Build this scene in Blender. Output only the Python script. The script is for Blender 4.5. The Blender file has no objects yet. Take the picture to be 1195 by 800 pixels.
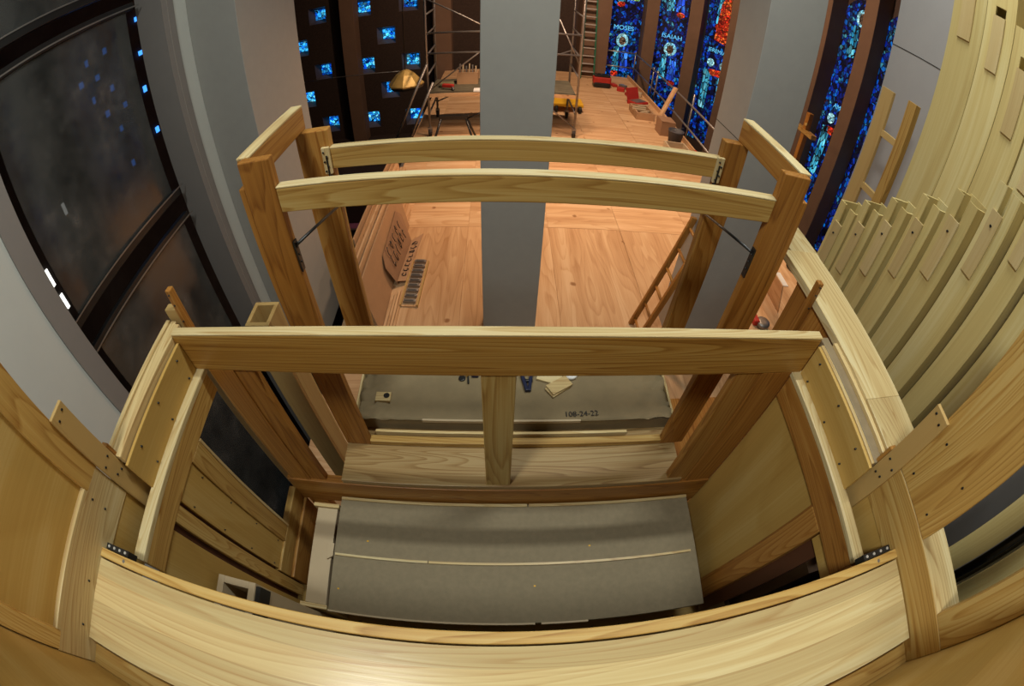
import bpy, bmesh, math, random
from mathutils import Vector, Matrix
random.seed(7)
scene = bpy.context.scene
COL = scene.collection
Z0 = 4.15                       # the plywood deck is z = 0; lengths below are written from the eye height
OFF = Vector((0, 0, Z0))

# ------------------------------------------------------------------ materials
MATS = {}
def nt_new(name):
    m = bpy.data.materials.new(name); m.use_nodes = True
    t = m.node_tree
    for n in list(t.nodes): t.nodes.remove(n)
    out = t.nodes.new('ShaderNodeOutputMaterial')
    return m, t, out
def N(t, kind, **kw):
    n = t.nodes.new(kind)
    for k, v in kw.items():
        if k in n.inputs.keys(): n.inputs[k].default_value = v
        else: setattr(n, k, v)
    return n
def L(t, a, ao, b, bi): t.links.new(a.outputs[ao], b.inputs[bi])
def ramp(t, stops, interp='LINEAR'):
    r = t.nodes.new('ShaderNodeValToRGB'); r.color_ramp.interpolation = interp
    e = r.color_ramp.elements
    while len(e) > 1: e.remove(e[-1])
    e[0].position, e[0].color = stops[0][0], (*stops[0][1], 1)
    for p, c in stops[1:]:
        x = e.new(p); x.color = (*c, 1)
    return r
def mixc(t, a, ao, b, bo, fac=None, fo=None, mode='MIX', f=.5):
    n = t.nodes.new('ShaderNodeMix'); n.data_type = 'RGBA'; n.blend_type = mode
    n.inputs[0].default_value = f
    t.links.new(a.outputs[ao], n.inputs[6]); t.links.new(b.outputs[bo], n.inputs[7])
    if fac: t.links.new(fac.outputs[fo], n.inputs[0])
    return n
def coords(t, spread=7.0):
    tc = N(t, 'ShaderNodeTexCoord'); oi = N(t, 'ShaderNodeObjectInfo')
    mu = N(t, 'ShaderNodeMath', operation='MULTIPLY'); mu.inputs[1].default_value = spread
    L(t, oi, 'Random', mu, 0)
    va = N(t, 'ShaderNodeVectorMath', operation='ADD')
    L(t, tc, 'Object', va, 0); L(t, mu, 0, va, 1)
    return va, oi
def wood(name, base, dark, axis='x', contour=34, cross=5.0, along=.45, rough=.45, streak=.5, var=.12, spec=.35, light=None, knots=0):
    key = (name, axis)
    if key in MATS: return MATS[key]
    m, t, out = nt_new(name + '_' + axis)
    va, oi = coords(t)
    def mp(a, c):
        s = [c, c, c]; s['xyz'.index(axis)] = a
        n = N(t, 'ShaderNodeMapping'); n.inputs['Scale'].default_value = s
        L(t, va, 0, n, 'Vector'); return n
    m1 = mp(along, cross)
    n1 = N(t, 'ShaderNodeTexNoise', Scale=1.0, Detail=1.5, Roughness=.45, Distortion=.25); L(t, m1, 0, n1, 'Vector')
    a = N(t, 'ShaderNodeMath', operation='MULTIPLY'); a.inputs[1].default_value = contour; L(t, n1, 0, a, 0)
    s = N(t, 'ShaderNodeMath', operation='FRACT'); L(t, a, 0, s, 0)
    r1 = ramp(t, [(0, (0, 0, 0)), (.62, (.35, .35, .35)), (.9, (1, 1, 1)), (1, (.1, .1, .1))]); L(t, s, 0, r1, 0)
    m2 = mp(1.6, 120)
    n2 = N(t, 'ShaderNodeTexNoise', Scale=1.0, Detail=3.0, Roughness=.6); L(t, m2, 0, n2, 'Vector')
    m3 = mp(.35, 7)
    n3 = N(t, 'ShaderNodeTexNoise', Scale=1.0, Detail=2.0); L(t, m3, 0, n3, 'Vector')
    f = N(t, 'ShaderNodeMath', operation='MULTIPLY'); L(t, r1, 0, f, 0); L(t, n2, 0, f, 1)
    f2 = N(t, 'ShaderNodeMath', operation='MULTIPLY'); f2.inputs[1].default_value = 1.5 * streak; L(t, f, 0, f2, 0)
    f3 = N(t, 'ShaderNodeMath', operation='MULTIPLY_ADD'); f3.inputs[1].default_value = 1.25; f3.inputs[2].default_value = -.48
    L(t, n3, 0, f3, 0)
    fs = N(t, 'ShaderNodeMath', operation='MULTIPLY_ADD'); fs.inputs[1].default_value = .55; fs.inputs[2].default_value = -.26; L(t, n2, 0, fs, 0)
    fa = N(t, 'ShaderNodeMath', operation='ADD'); L(t, f3, 0, fa, 0); L(t, fs, 0, fa, 1)
    f4 = N(t, 'ShaderNodeMath', operation='ADD', use_clamp=True); L(t, f2, 0, f4, 0); L(t, fa, 0, f4, 1)
    c = ramp(t, [(0, light or base), (.25, base), (1, dark)]); L(t, f4, 0, c, 0)
    if knots:
        vk = N(t, 'ShaderNodeTexVoronoi', Scale=knots); nk = N(t, 'ShaderNodeTexNoise', Scale=9.0)
        ad = mixc(t, va, 0, nk, 'Color', f=.06); L(t, va, 0, nk, 'Vector'); L(t, ad, 2, vk, 'Vector')
        kr = ramp(t, [(0, (.32, .2, .12)), (.055, (.45, .32, .22)), (.10, (1, 1, 1))]); L(t, vk, 'Distance', kr, 0)
        c = mixc(t, c, 0, kr, 0, mode='MULTIPLY', f=.85)
        hv = N(t, 'ShaderNodeHueSaturation'); L(t, c, 2, hv, 'Color')
    else:
        hv = N(t, 'ShaderNodeHueSaturation'); L(t, c, 0, hv, 'Color')
    mr = N(t, 'ShaderNodeMapRange'); mr.inputs[3].default_value = 1 - var; mr.inputs[4].default_value = 1 + var
    L(t, oi, 'Random', mr, 0); L(t, mr, 0, hv, 'Value')
    p = N(t, 'ShaderNodeBsdfPrincipled', Roughness=rough); p.inputs['Specular IOR Level'].default_value = spec
    L(t, hv, 0, p, 'Base Color')
    b = N(t, 'ShaderNodeBump', Strength=.06, Distance=.004); L(t, n2, 0, b, 'Height'); L(t, b, 0, p, 'Normal')
    L(t, p, 0, out, 'Surface')
    MATS[key] = m; return m
def plain(name, col, rough=.6, metal=0, noise=0.0, scale=6, spec=.4, bump=0.0, two=None):
    if name in MATS: return MATS[name]
    m, t, out = nt_new(name)
    p = N(t, 'ShaderNodeBsdfPrincipled', Roughness=rough, Metallic=metal); p.inputs['Specular IOR Level'].default_value = spec
    va, oi = coords(t)
    n = N(t, 'ShaderNodeTexNoise', Scale=scale, Detail=5.0, Roughness=.6); L(t, va, 0, n, 'Vector')
    d = two or tuple(c * (1 - noise) for c in col)
    r = ramp(t, [(.3, d), (.7, col)]); L(t, n, 0, r, 0); L(t, r, 0, p, 'Base Color')
    if bump:
        b = N(t, 'ShaderNodeBump', Strength=bump, Distance=.01); L(t, n, 0, b, 'Height'); L(t, b, 0, p, 'Normal')
    L(t, p, 0, out, 'Surface'); MATS[name] = m; return m
def stained(name, stops, scale=9, strength=1.0, lead=.05, stretch=(1, 1, 1), patch=1.3):
    """leaded glass lit from outside: cells of colour between dark lead lines"""
    if name in MATS: return MATS[name]
    m, t, out = nt_new(name)
    va, oi = coords(t, 13)
    mp = N(t, 'ShaderNodeMapping'); mp.inputs['Scale'].default_value = stretch; L(t, va, 0, mp, 'Vector')
    v = N(t, 'ShaderNodeTexVoronoi', Scale=scale); L(t, mp, 0, v, 'Vector')
    e = N(t, 'ShaderNodeTexVoronoi', Scale=scale, feature='DISTANCE_TO_EDGE'); L(t, mp, 0, e, 'Vector')
    sep = N(t, 'ShaderNodeSeparateColor'); L(t, v, 'Color', sep, 0)
    big = N(t, 'ShaderNodeTexNoise', Scale=patch, Detail=1.0); L(t, va, 0, big, 'Vector')
    k = N(t, 'ShaderNodeMath', operation='MULTIPLY_ADD'); k.inputs[1].default_value = 1.5; k.inputs[2].default_value = -.25
    L(t, big, 0, k, 0)
    av = N(t, 'ShaderNodeMix'); av.inputs[0].default_value = .55; L(t, sep, 0, av, 2); L(t, k, 0, av, 3)
    r = ramp(t, stops); L(t, av, 0, r, 0)
    g = N(t, 'ShaderNodeMath', operation='GREATER_THAN'); g.inputs[1].default_value = lead; L(t, e, 0, g, 0)
    bl = N(t, 'ShaderNodeMapRange'); bl.inputs[3].default_value = .15; bl.inputs[4].default_value = 1.5; L(t, sep, 1, bl, 0)
    s = N(t, 'ShaderNodeMath', operation='MULTIPLY'); L(t, g, 0, s, 0); L(t, bl, 0, s, 1)
    s2 = N(t, 'ShaderNodeMath', operation='MULTIPLY'); s2.inputs[1].default_value = strength; L(t, s, 0, s2, 0)
    p = N(t, 'ShaderNodeBsdfPrincipled', Roughness=.25); p.inputs['Base Color'].default_value = (.01, .01, .012, 1)
    L(t, r, 0, p, 'Emission Color'); L(t, s2, 0, p, 'Emission Strength')
    L(t, p, 0, out, 'Surface'); MATS[name] = m; return m
def glow(name, col, s):
    if name in MATS: return MATS[name]
    m, t, out = nt_new(name)
    p = N(t, 'ShaderNodeBsdfPrincipled', Roughness=.3); p.inputs['Base Color'].default_value = (*col, 1)
    p.inputs['Emission Color'].default_value = (*col, 1); p.inputs['Emission Strength'].default_value = s
    L(t, p, 0, out, 'Surface'); MATS[name] = m; return m

ASH = dict(base=(.49, .30, .085), dark=(.26, .11, .017), light=(.56, .39, .14))
def ash(ax): return wood('ash', axis=ax, contour=26, cross=6.5, along=.42, streak=.62, **ASH)
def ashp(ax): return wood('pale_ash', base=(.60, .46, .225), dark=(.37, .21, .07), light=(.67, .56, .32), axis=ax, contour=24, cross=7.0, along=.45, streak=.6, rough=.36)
def pop(ax): return wood('poplar', base=(.56, .445, .185), dark=(.43, .30, .105), light=(.62, .525, .26), axis=ax, contour=5, cross=6, along=.3, streak=.35, rough=.5, var=.07)
def slidem(ax): return wood('slide_poplar', base=(.52, .39, .18), dark=(.42, .28, .11), light=(.56, .44, .23), axis=ax, contour=5, cross=6, along=.3, streak=.3, rough=.5, var=.05)
def popd(ax): return wood('tan_poplar', base=(.47, .31, .115), dark=(.36, .20, .06), axis=ax, contour=8, cross=6, along=.3, streak=.3, rough=.5, var=.06)
def brown(ax): return wood('oiled_ash', base=(.355, .152, .028), dark=(.17, .056, .008), light=(.43, .215, .05), axis=ax, contour=22, cross=7, along=.4, streak=.6)
def ply(ax): return wood('birch_ply', base=(.50, .315, .085), dark=(.40, .225, .048), light=(.55, .37, .125), axis=ax, contour=6, cross=2.2, along=.8, streak=.3, rough=.55, var=.05)
def deckm(ax): return wood('deck_ply', base=(.58, .36, .19), dark=(.36, .18, .075), light=(.66, .45, .26), axis=ax, contour=9, cross=3.4, along=.5, streak=.4, knots=2.2, rough=.7, var=.07, spec=.2)
WHITE = plain('white_paint', (.64, .66, .62), .7, noise=.04, scale=3)
GREY = plain('grey_paint', (.37, .365, .34), .75, noise=.05, scale=9, bump=.08)
MAUVE = plain('mauve_grey', (.27, .25, .235), .6, noise=.05)
BLACK = plain('black_metal', (.012, .012, .012), .35, spec=.5)
STEEL = plain('grey_steel', (.34, .32, .30), .4, .7, noise=.2)
DARKB = plain('dark_brick', (.045, .026, .018), .85, noise=.4, scale=14)
BROWNP = plain('brown_plaster', (.17, .10, .062), .8, noise=.15, scale=2)
DARK = plain('dark_void', (.012, .010, .009), .9)
PAPER = plain('grey_paper', (.27, .205, .110), .8, noise=.25, scale=5, bump=.15)
FELT = plain('grey_felt', (.255, .208, .130), .85, noise=.14, scale=30)
MDF = plain('mdf', (.46, .28, .15), .7, noise=.10)
CARD = plain('cardboard', (.33, .19, .105), .8, noise=.1)
RED = plain('red_fabric', (.45, .03, .02), .6, noise=.2)
GREEN = plain('green_fibreglass', (.02, .13, .07), .5)
YELLOW = plain('yellow_paint', (.75, .42, .02), .5)
GOLD = plain('gold_metal', (.72, .50, .16), .35, .25, noise=.2)
SILVER = plain('aluminium', (.72, .72, .70), .35, .6)
PINK = plain('pale_plank', (.52, .41, .26), .6, noise=.08, scale=4)
RUBBER = plain('rubber', (.02, .018, .016), .6)
PURPLE = plain('purple_cloth', (.11, .03, .075), .8, noise=.3)
BLUEP = plain('blue_plastic', (.012, .016, .05), .4)
WHITEP = plain('white_sheet', (.78, .78, .76), .6)
WALNUT = plain('grey_brown_strip', (.30, .225, .13), .5, noise=.3, scale=12)

def screen_mat():
    m, t, out = nt_new('smoked_screen')
    va, oi = coords(t)
    n = N(t, 'ShaderNodeTexNoise', Scale=2.2, Detail=8.0, Roughness=.72); L(t, va, 0, n, 'Vector')
    r = ramp(t, [(.32, (.030, .032, .032)), (.55, (.075, .078, .076)), (.72, (.16, .16, .155))]); L(t, n, 0, r, 0)
    p = N(t, 'ShaderNodeBsdfPrincipled', Roughness=.10); p.inputs['Specular IOR Level'].default_value = .8
    L(t, r, 0, p, 'Base Color')
    rr = ramp(t, [(.35, (.05, .05, .05)), (.7, (.30, .30, .30))]); L(t, n, 0, rr, 0); L(t, rr, 0, p, 'Roughness')
    tr = N(t, 'ShaderNodeBsdfTransparent')
    mx = N(t, 'ShaderNodeMixShader'); mx.inputs[0].default_value = .22
    L(t, p, 0, mx, 1); L(t, tr, 0, mx, 2); L(t, mx, 0, out, 'Surface')
    return m
SCREEN = screen_mat()

# ------------------------------------------------------------------ mesh helpers
class B:
    def __init__(s): s.bm = bmesh.new()
    def box(s, x0, x1, y0, y1, z0, z1, M=None):
        v = [Vector((x, y, z)) for x in (x0, x1) for y in (y0, y1) for z in (z0, z1)]
        if M: v = [M @ p for p in v]
        v = [s.bm.verts.new(p) for p in v]
        for f in ((0, 1, 3, 2), (4, 6, 7, 5), (0, 4, 5, 1), (2, 3, 7, 6), (0, 2, 6, 4), (1, 5, 7, 3)):
            s.bm.faces.new([v[i] for i in f])
        return s
    def tube(s, p0, p1, r, n=10, r1=None):
        p0, p1 = Vector(p0), Vector(p1); d = (p1 - p0).normalized()
        a = d.orthogonal().normalized(); b = d.cross(a); r1 = r if r1 is None else r1
        A = [s.bm.verts.new(p0 + (a * math.cos(2 * math.pi * i / n) + b * math.sin(2 * math.pi * i / n)) * r) for i in range(n)]
        C = [s.bm.verts.new(p1 + (a * math.cos(2 * math.pi * i / n) + b * math.sin(2 * math.pi * i / n)) * r1) for i in range(n)]
        for i in range(n):
            f = s.bm.faces.new((A[i], A[(i + 1) % n], C[(i + 1) % n], C[i])); f.smooth = True
        s.bm.faces.new(A[::-1]); s.bm.faces.new(C); return s
    def bar(s, p0, p1, w, h, up=(0, 0, 1)):
        """rectangular bar from p0 to p1, w across, h along up"""
        p0, p1 = Vector(p0), Vector(p1); d = (p1 - p0).normalized()
        a = d.cross(Vector(up)).normalized() * (w / 2); b = a.cross(d).normalized() * (h / 2)
        v = [s.bm.verts.new(p + q) for p in (p0, p1) for q in (-a - b, a - b, a + b, -a + b)]
        for f in ((3, 2, 1, 0), (4, 5, 6, 7), (0, 1, 5, 4), (1, 2, 6, 5), (2, 3, 7, 6), (3, 0, 4, 7)):
            s.bm.faces.new([v[i] for i in f])
        return s
    def prism(s, pts, d):
        d = Vector(d); a = [s.bm.verts.new(Vector(p)) for p in pts]; b = [s.bm.verts.new(Vector(p) + d) for p in pts]
        n = len(pts); s.bm.faces.new(a[::-1]); s.bm.faces.new(b)
        for i in range(n): s.bm.faces.new((a[i], a[(i + 1) % n], b[(i + 1) % n], b[i]))
        return s
    def lathe(s, c, prof, n=24, axis='z', smooth=True):
        c = Vector(c); rings = []
        for r, h in prof:
            ring = []
            for i in range(n):
                u, w = r * math.cos(2 * math.pi * i / n), r * math.sin(2 * math.pi * i / n)
                p = {'z': (u, w, h), 'x': (h, u, w), 'y': (u, h, w)}[axis]
                ring.append(s.bm.verts.new(c + Vector(p)))
            rings.append(ring)
        for a, b in zip(rings, rings[1:]):
            for i in range(n):
                f = s.bm.faces.new((a[i], a[(i + 1) % n], b[(i + 1) % n], b[i])); f.smooth = smooth
        s.bm.faces.new(rings[0][::-1]); s.bm.faces.new(rings[-1]); return s
    def build(s, name, mat, parent=None, bevel=0.0, seg=2):
        bm = s.bm
        bmesh.ops.recalc_face_normals(bm, faces=bm.faces[:])
        vs = [v.co for v in bm.verts]
        lo = Vector([min(v[i] for v in vs) for i in range(3)]); hi = Vector([max(v[i] for v in vs) for i in range(3)])
        org = (parent.location - OFF) if parent is not None and parent.get('_root') else None
        if parent is not None and org is None:      # sub-part: work from the chain
            org = Vector((0, 0, 0)); q = parent
            while q is not None: org += q.location; q = q.parent
            org -= OFF
        if parent is None: o3 = Vector(((lo.x + hi.x) / 2, (lo.y + hi.y) / 2, lo.z)); loc = o3 + OFF
        else: o3 = org; loc = Vector((0, 0, 0))
        for v in bm.verts: v.co -= o3
        me = bpy.data.meshes.new(name); bm.to_mesh(me); bm.free()
        me.materials.append(mat)
        o = bpy.data.objects.new(name, me); COL.objects.link(o); o.location = loc
        if parent is not None: o.parent = parent
        if bevel:
            m = o.modifiers.new('edge', 'BEVEL'); m.width = bevel; m.segments = seg; m.limit_method = 'ANGLE'
        return o
def tag(o, label=None, cat=None, group=None, kind=None):
    if label: o['label'] = label
    if cat: o['category'] = cat
    if group: o['group'] = group
    if kind: o['kind'] = kind
    return o
def thing(name, label, cat, base, group=None, kind=None):
    o = bpy.data.objects.new(name, None); COL.objects.link(o)
    o.empty_display_size = .05; o.location = Vector(base) + OFF; o['_root'] = 1
    return tag(o, label, cat, group, kind)
def bx(*a): return B().box(*a)
def struct(o, label=None): return tag(o, label, None, None, 'structure')
def screws(pts, parent, r=.004, axis='x'):
    for p in pts:
        d = {'x': Vector((.004, 0, 0)), 'y': Vector((0, .004, 0)), 'z': Vector((0, 0, .004))}[axis]
        B().tube(Vector(p) - d, Vector(p) + d, r, 8).build('screw', BLACK, parent)
def letters(name, txt, mat, parent, pos, rot, size, align='CENTER'):
    cu = bpy.data.curves.new(name, 'FONT'); cu.body = txt; cu.size = size; cu.align_x = align; cu.extrude = .0004
    tmp = bpy.data.objects.new(name, cu); COL.objects.link(tmp)
    dg = bpy.context.evaluated_depsgraph_get(); dg.update()
    me = bpy.data.meshes.new_from_object(tmp.evaluated_get(dg))
    bpy.data.objects.remove(tmp)
    me.materials.clear(); me.materials.append(mat)
    o = bpy.data.objects.new(name, me); COL.objects.link(o)
    p = Vector(pos) + OFF
    if parent is not None:
        q = parent; w = Vector((0, 0, 0))
        while q is not None: w += q.location; q = q.parent
        p -= w; o.parent = parent
    o.location = p; o.rotation_euler = rot
    return o

# ------------------------------------------------------------------ the setting
fl = struct(B().box(-2.06, 4.75, 1.4, 17, -4.30, -4.165).build('floor', deckm('x')), 'plywood deck lit warm, laid in butted sheets')
xc = [-1.5, -.49, .80, 2.0, 3.3, 4.75]; yc = [1.4, 3.7, 6.15, 8.6, 11.0, 13.5, 17]
for j in range(6):
    sh = .0 if j % 2 == 0 else .0
    for i in range(5):
        B().box(xc[i] + .003, xc[i + 1] - .003, yc[j] + .003, yc[j + 1] - .003, -4.165, -4.15).build('plywood_sheet', deckm('y' if j < 2 else 'x'), fl)
struct(B().box(-14, 22, -2, 20, -7.2, -7.0).build('ground', plain('dark_ground', (.04, .025, .02), .8, noise=.3)))
# far end wall with square window openings
YE = 18.0
dx = .0245 * 18; wins = []
for k, z in enumerate((-.073, -.212, -.347)):
    for x in (-.39, -.29, -.19): wins.append((x * 18, z * 18))
for z in (-.0, -.145, -.276):
    for x in (-.44, -.24): wins.append((x * 18, z * 18))
hs = .36
xs = sorted({-13.5, 3.4} | {w[0] + s for w in wins for s in (-hs, hs)}); zs = sorted({-7.0, 5.0} | {w[1] + s for w in wins for s in (-hs, hs)})
def inside(x, z): return any(abs(x - a) < hs and abs(z - b) < hs for a, b in wins)
b = B()
for i in range(len(xs) - 1):
    for j in range(len(zs) - 1):
        if not inside((xs[i] + xs[i + 1]) / 2, (zs[j] + zs[j + 1]) / 2):
            b.box(xs[i], xs[i + 1], YE - .5, YE, zs[j], zs[j + 1])
bmesh.ops.remove_doubles(b.bm, verts=b.bm.verts[:], dist=1e-4)
struct(b.build('wall_far', DARKB))
BLUES = [(0, (.0, .01, .08)), (.3, (.0, .06, .55)), (.5, (.01, .25, .85)), (.7, (.06, .55, .9)), (.86, (.4, .85, .95)), (.93, (.9, .25, .05)), (1, (.8, .85, .8))]
SGW = stained('small_window_glass', BLUES, 9, 1.25, .06, patch=3)
n = 0
for (x, z) in wins:
    n += 1
    w = struct(bx(x - hs, x + hs, YE - .06, YE - .02, z - hs, z + hs).build('window_%d' % n, DARKB), 'small square blue stained glass window in the dark brick wall')
    B().box(x - .235, x + .235, YE - .10, YE - .06, z - .22, z + .22).build('pane', SGW, w)
    # splayed reveal
    r = B()
    a = hs - .002
    for (p, q) in (((-a, -a), (a, -a)), ((-a, -a), (-a, a)), ((-a, a), (a, a)), ((a, -a), (a, a))):
        f = lambda t, k: Vector((x + t[0] * k, YE - (.5 if k == 1 else .09), z + t[1] * k))
        v = [f(p, 1), f(q, 1), f(q, .66), f(p, .66)]
        nrm = (v[1] - v[0]).cross(v[2] - v[0]).normalized() * .004
        r.prism(v, nrm)
    r.build('reveal', plain('window_reveal', (.10, .08, .08), .6), w)
# brown pilasters on the far wall
def pillar(x0, x1, y0, y1, z0, z1, mat, label, rot=0):
    c = Vector(((x0 + x1) / 2, (y0 + y1) / 2, 0))
    M = Matrix.Translation(c) @ Matrix.Rotation(rot, 4, 'Z') @ Matrix.Translation(-c)
    return struct(B().box(x0, x1, y0, y1, z0, z1, M).build('pillar', mat, None, .01), label)
pillar(-5.90, -5.36, 16.9, 17.5, -7, 5, BROWNP, 'brown plaster pilaster between the small blue windows')
pillar(-2.45, -1.80, 16.9, 17.5, -7, 5, BROWNP, 'brown plaster pilaster behind the scaffold')
pillar(2.75, 3.78, 16.6, 17.6, -7, 5, BROWNP, 'wide brown pier behind the green ladder')
# lancets on the faceted wall
LAN = [(4.60, 17.95, 0, 1.36), (6.50, 17.65, -18, 1.45), (7.95, 16.2, -55, 1.5), (8.75, 14.4, -72, 1.5), (9.25, 12.5, -78, 1.5), (9.58, 10.6, -82, 1.45), (9.52, 8.75, -88, 1.45), (9.52, 6.85, -90, 1.45)]
LBL = [(0, (.0, .0, .006)), (.36, (.0, .003, .03)), (.48, (.0, .012, .22)), (.56, (.0, .05, .55)), (.63, (.0, .17, .62)), (.68, (.0, .006, .03)), (.75, (.0, .10, .30)), (.82, (.10, .50, .60)), (.88, (.0, .02, .10)), (.94, (.30, .03, .01)), (1, (.03, .16, .06))]
LG = stained('lancet_glass', LBL, 10, .75, .07, (1, 1, .7), 1.5)
ROBE = stained('robe_glass', [(0, (.0, .08, .22)), (.4, (.02, .32, .55)), (.7, (.12, .6, .75)), (1, (.5, .85, .85))], 12, 1.0, .08, (1, 1, .3), 3)
ROBE2 = stained('deep_robe_glass', [(0, (.0, .02, .25)), (.5, (.02, .10, .8)), (1, (.1, .45, .9))], 9, 1.0, .06, (1, 1, .4), 3)
REDG = stained('red_glass', [(0, (.1, .0, .0)), (.5, (.75, .03, .01)), (1, (.9, .25, .03))], 11, 1.0, .07)
HALO = stained('halo_glass', [(0, (.1, .45, .7)), (.6, (.35, .75, .8)), (1, (.8, .85, .6))], 14, 1.1, .05)
FACE = stained('face_glass', [(0, (.10, .05, .03)), (.6, (.25, .14, .08)), (1, (.55, .30, .15))], 14, .7, .08)
TABL = stained('green_tablet_glass', [(0, (.03, .3, .08)), (.5, (.25, .6, .1)), (1, (.8, .7, .05))], 16, 1.0, .07)
def lancet(i, cx, cy, deg, w):
    rz = math.radians(deg); ww = w / 2
    M = Matrix.Translation((cx, cy, 0)) @ Matrix.Rotation(rz, 4, 'Z')
    P = lambda u, z, d=0: M @ Vector((u, -d, z))
    top = [(ww * math.cos(a), 1.15 + .85 * ww * math.sin(a)) for a in [math.pi * k / 12 for k in range(13)]]
    win = struct(B().prism([P(-ww - .05, -7), P(ww + .05, -7), P(ww + .05, 3.5), P(-ww - .05, 3.5)], M.to_3x3() @ Vector((0, .12, 0))).build('window_%d' % i, plain('window_wall', (.05, .03, .022), .8)), 'tall stained glass lancet window, mostly blue')
    B().prism([P(-ww, -6.2, .03)] + [P(ww, -6.2, .03)] + [P(u, z, .03) for u, z in top], M.to_3x3() @ Vector((0, .025, 0))).build('pane', LG, win)
    def poly(nm, mat, pts, d=.045): B().prism([P(u, z, d) for u, z in pts], M.to_3x3() @ Vector((0, .012, 0))).build(nm, mat, win)
    def ell(nm, mat, u, z, a, c, d=.05): poly(nm, mat, [(u + a * math.cos(2 * math.pi * k / 20), z + c * math.sin(2 * math.pi * k / 20)) for k in range(20)], d)
    rnd = random.Random(i)
    for zb in ((-2.40, 1.12) if deg == -82 else (-2.75, .30)):                       # two prophets, one above the other
        k = ww / .72
        if zb > 0 or i % 3 != 0:
            ell('glass_halo', HALO, 0, zb, .25 * k, .30, .05)
            ell('glass_face', FACE, 0, zb - .02, .14 * k, .19, .064)
            poly('glass_robe', ROBE, [(-.30 * k, zb - .32), (-.10 * k, zb - .25), (-.06 * k, zb - 1.35), (-.34 * k, zb - 1.4)])
            poly('glass_robe', ROBE2, [(.30 * k, zb - .32), (.08 * k, zb - .25), (.02 * k, zb - 1.35), (.36 * k, zb - 1.4)])
            ell('glass_scroll', REDG, (.22 if i % 2 else -.2) * k, zb - 1.48, .16 * k, .12, .06)
        else:
            for s in (-1, 1):
                ell('glass_halo', HALO, s * .27 * k, zb, .15 * k, .17, .05)
                poly('glass_robe', ROBE, [(s * .50 * k, zb - .35), (s * .18 * k, zb - .3), (s * .20 * k, zb - 2.0), (s * .46 * k, zb - 2.0)])
            poly('glass_robe', REDG, [(-.3 * k, zb - .28), (.3 * k, zb - .2), (.2 * k, zb - .5), (-.2 * k, zb - .5)], .06)
    if i == 101 or i == 106:
        pass
    return win, M
# wall sections carry the lancets; piers stand between them
NAMES = {0: 'MOSES', 1: 'ISAIAH', 2: 'JEREMIAH', 5: 'AMOS'}
LETG = glow('pale_blue_lettering', (.10, .45, .75), 1.0)
for i, (cx, cy, deg, w) in enumerate(LAN):
    win, M = lancet(n + 1 + i, cx, cy, deg, w)
    if i in NAMES:
        p = M @ Vector((0, -.07, -2.02 if i == 5 else -2.28))
        o = letters('lettering', NAMES[i], LETG, win, p, (math.radians(90), 0, math.radians(deg)), .27 if i < 2 else .22)
    if i == 0:
        for s in (-1, 1):
            B().prism([M @ Vector((s * .16, -.05, -.95)), M @ Vector((s * .50, -.05, -.95)), M @ Vector((s * .50, -.05, -.45)), M @ Vector((s * .16, -.05, -.45))], (0, .01, 0)).build('glass_tablet', TABL, win)
    if i == 2:
        B().prism([M @ Vector((u, -.06, z)) for u, z in ((-.3, -1.75), (.35, -1.9), (.40, -.2), (.05, .3), (-.2, -.2))], (0, .01, 0)).build('glass_flame', REDG, win)
for i in range(len(LAN) - 1):
    a, c = LAN[i], LAN[i + 1]
    ang = math.radians((a[2] + c[2]) / 2)
    mx, my = (a[0] + c[0]) / 2, (a[1] + c[1]) / 2
    d = .28 if i < 2 else .32
    px, py = mx + math.sin(ang) * d, my - math.cos(ang) * d
    pillar(px - .24, px + .24, py - .36, py + .36, -7, 5, BROWNP, 'brown plaster mullion pier between two stained glass lancets', ang)

# left wall of the organ chamber with its opening
wl = struct(B().box(-3.0, -2.72, -2.5, 1.15, -7, 3.2).build('wall_left', WHITE), 'white painted wall beside the dark screens')
B().box(-2.98, -2.72, 3.40, 3.62, -7, 3.2).build('wall_section', WHITE, wl)
fr = struct(B().box(-3.02, -2.705, 1.15, 1.32, -7, 3.2).build('trim_1', MAUVE), 'mauve grey frame around the screens')
B().box(-3.02, -2.705, 3.23, 3.40, -7, 3.2).build('frame_side', MAUVE, fr)
B().box(-2.712, -2.70, 3.30, 3.306, -7, 3.2).build('frame_bead', plain('frame_bead', (.36, .33, .30), .5), fr)
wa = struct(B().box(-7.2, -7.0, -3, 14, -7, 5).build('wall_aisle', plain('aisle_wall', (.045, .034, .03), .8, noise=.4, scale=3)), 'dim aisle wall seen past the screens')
for (y, z) in ((7.40, -.09), (5.86, .285), (6.06, -.10), (6.38, -.47), (5.835, -.48), (6.09, -.89), (6.335, -1.345), (6.387, .34), (6.357, -2.14), (5.62, -.06), (6.62, -.95), (7.3, -.9), (7.35, -1.9), (7.45, .7)):
    a, c = .03 + .02 * abs(math.sin(y * 7)), .045 + .025 * abs(math.sin(y * 11))
    B().box(-6.99, -6.96, y - a, y + a, z - c, z + c).build('small_pane', glow('blue_pane', (.05, .28, 1.0), 2.0), wa)
for (y, z, h) in ((3.40, -2.62, .34), (3.42, -3.12, .30), (4.32, -1.9, .22)):
    B().box(-6.99, -6.96, y, y + .06, z, z + h).build('bright_pane', glow('daylight_pane', (.9, .92, .85), 2.2), wa)
def pier(x0, x1, y0, y1, label):
    p = struct(B().box(x0, x1, y0, y1, -4.15, 4.5).build('pillar', GREY, None, .006), label)
    return p
pier(-.166, .428, 3.6, 4.2, 'square grey pier standing alone behind the middle of the tower frame')
pier(-2.72, -2.19, 3.6, 4.83, 'grey pier built against the white wall')
pr = pier(2.167, 2.776, 3.6, 4.17, 'square grey pier with the wooden ladder against it')
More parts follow.
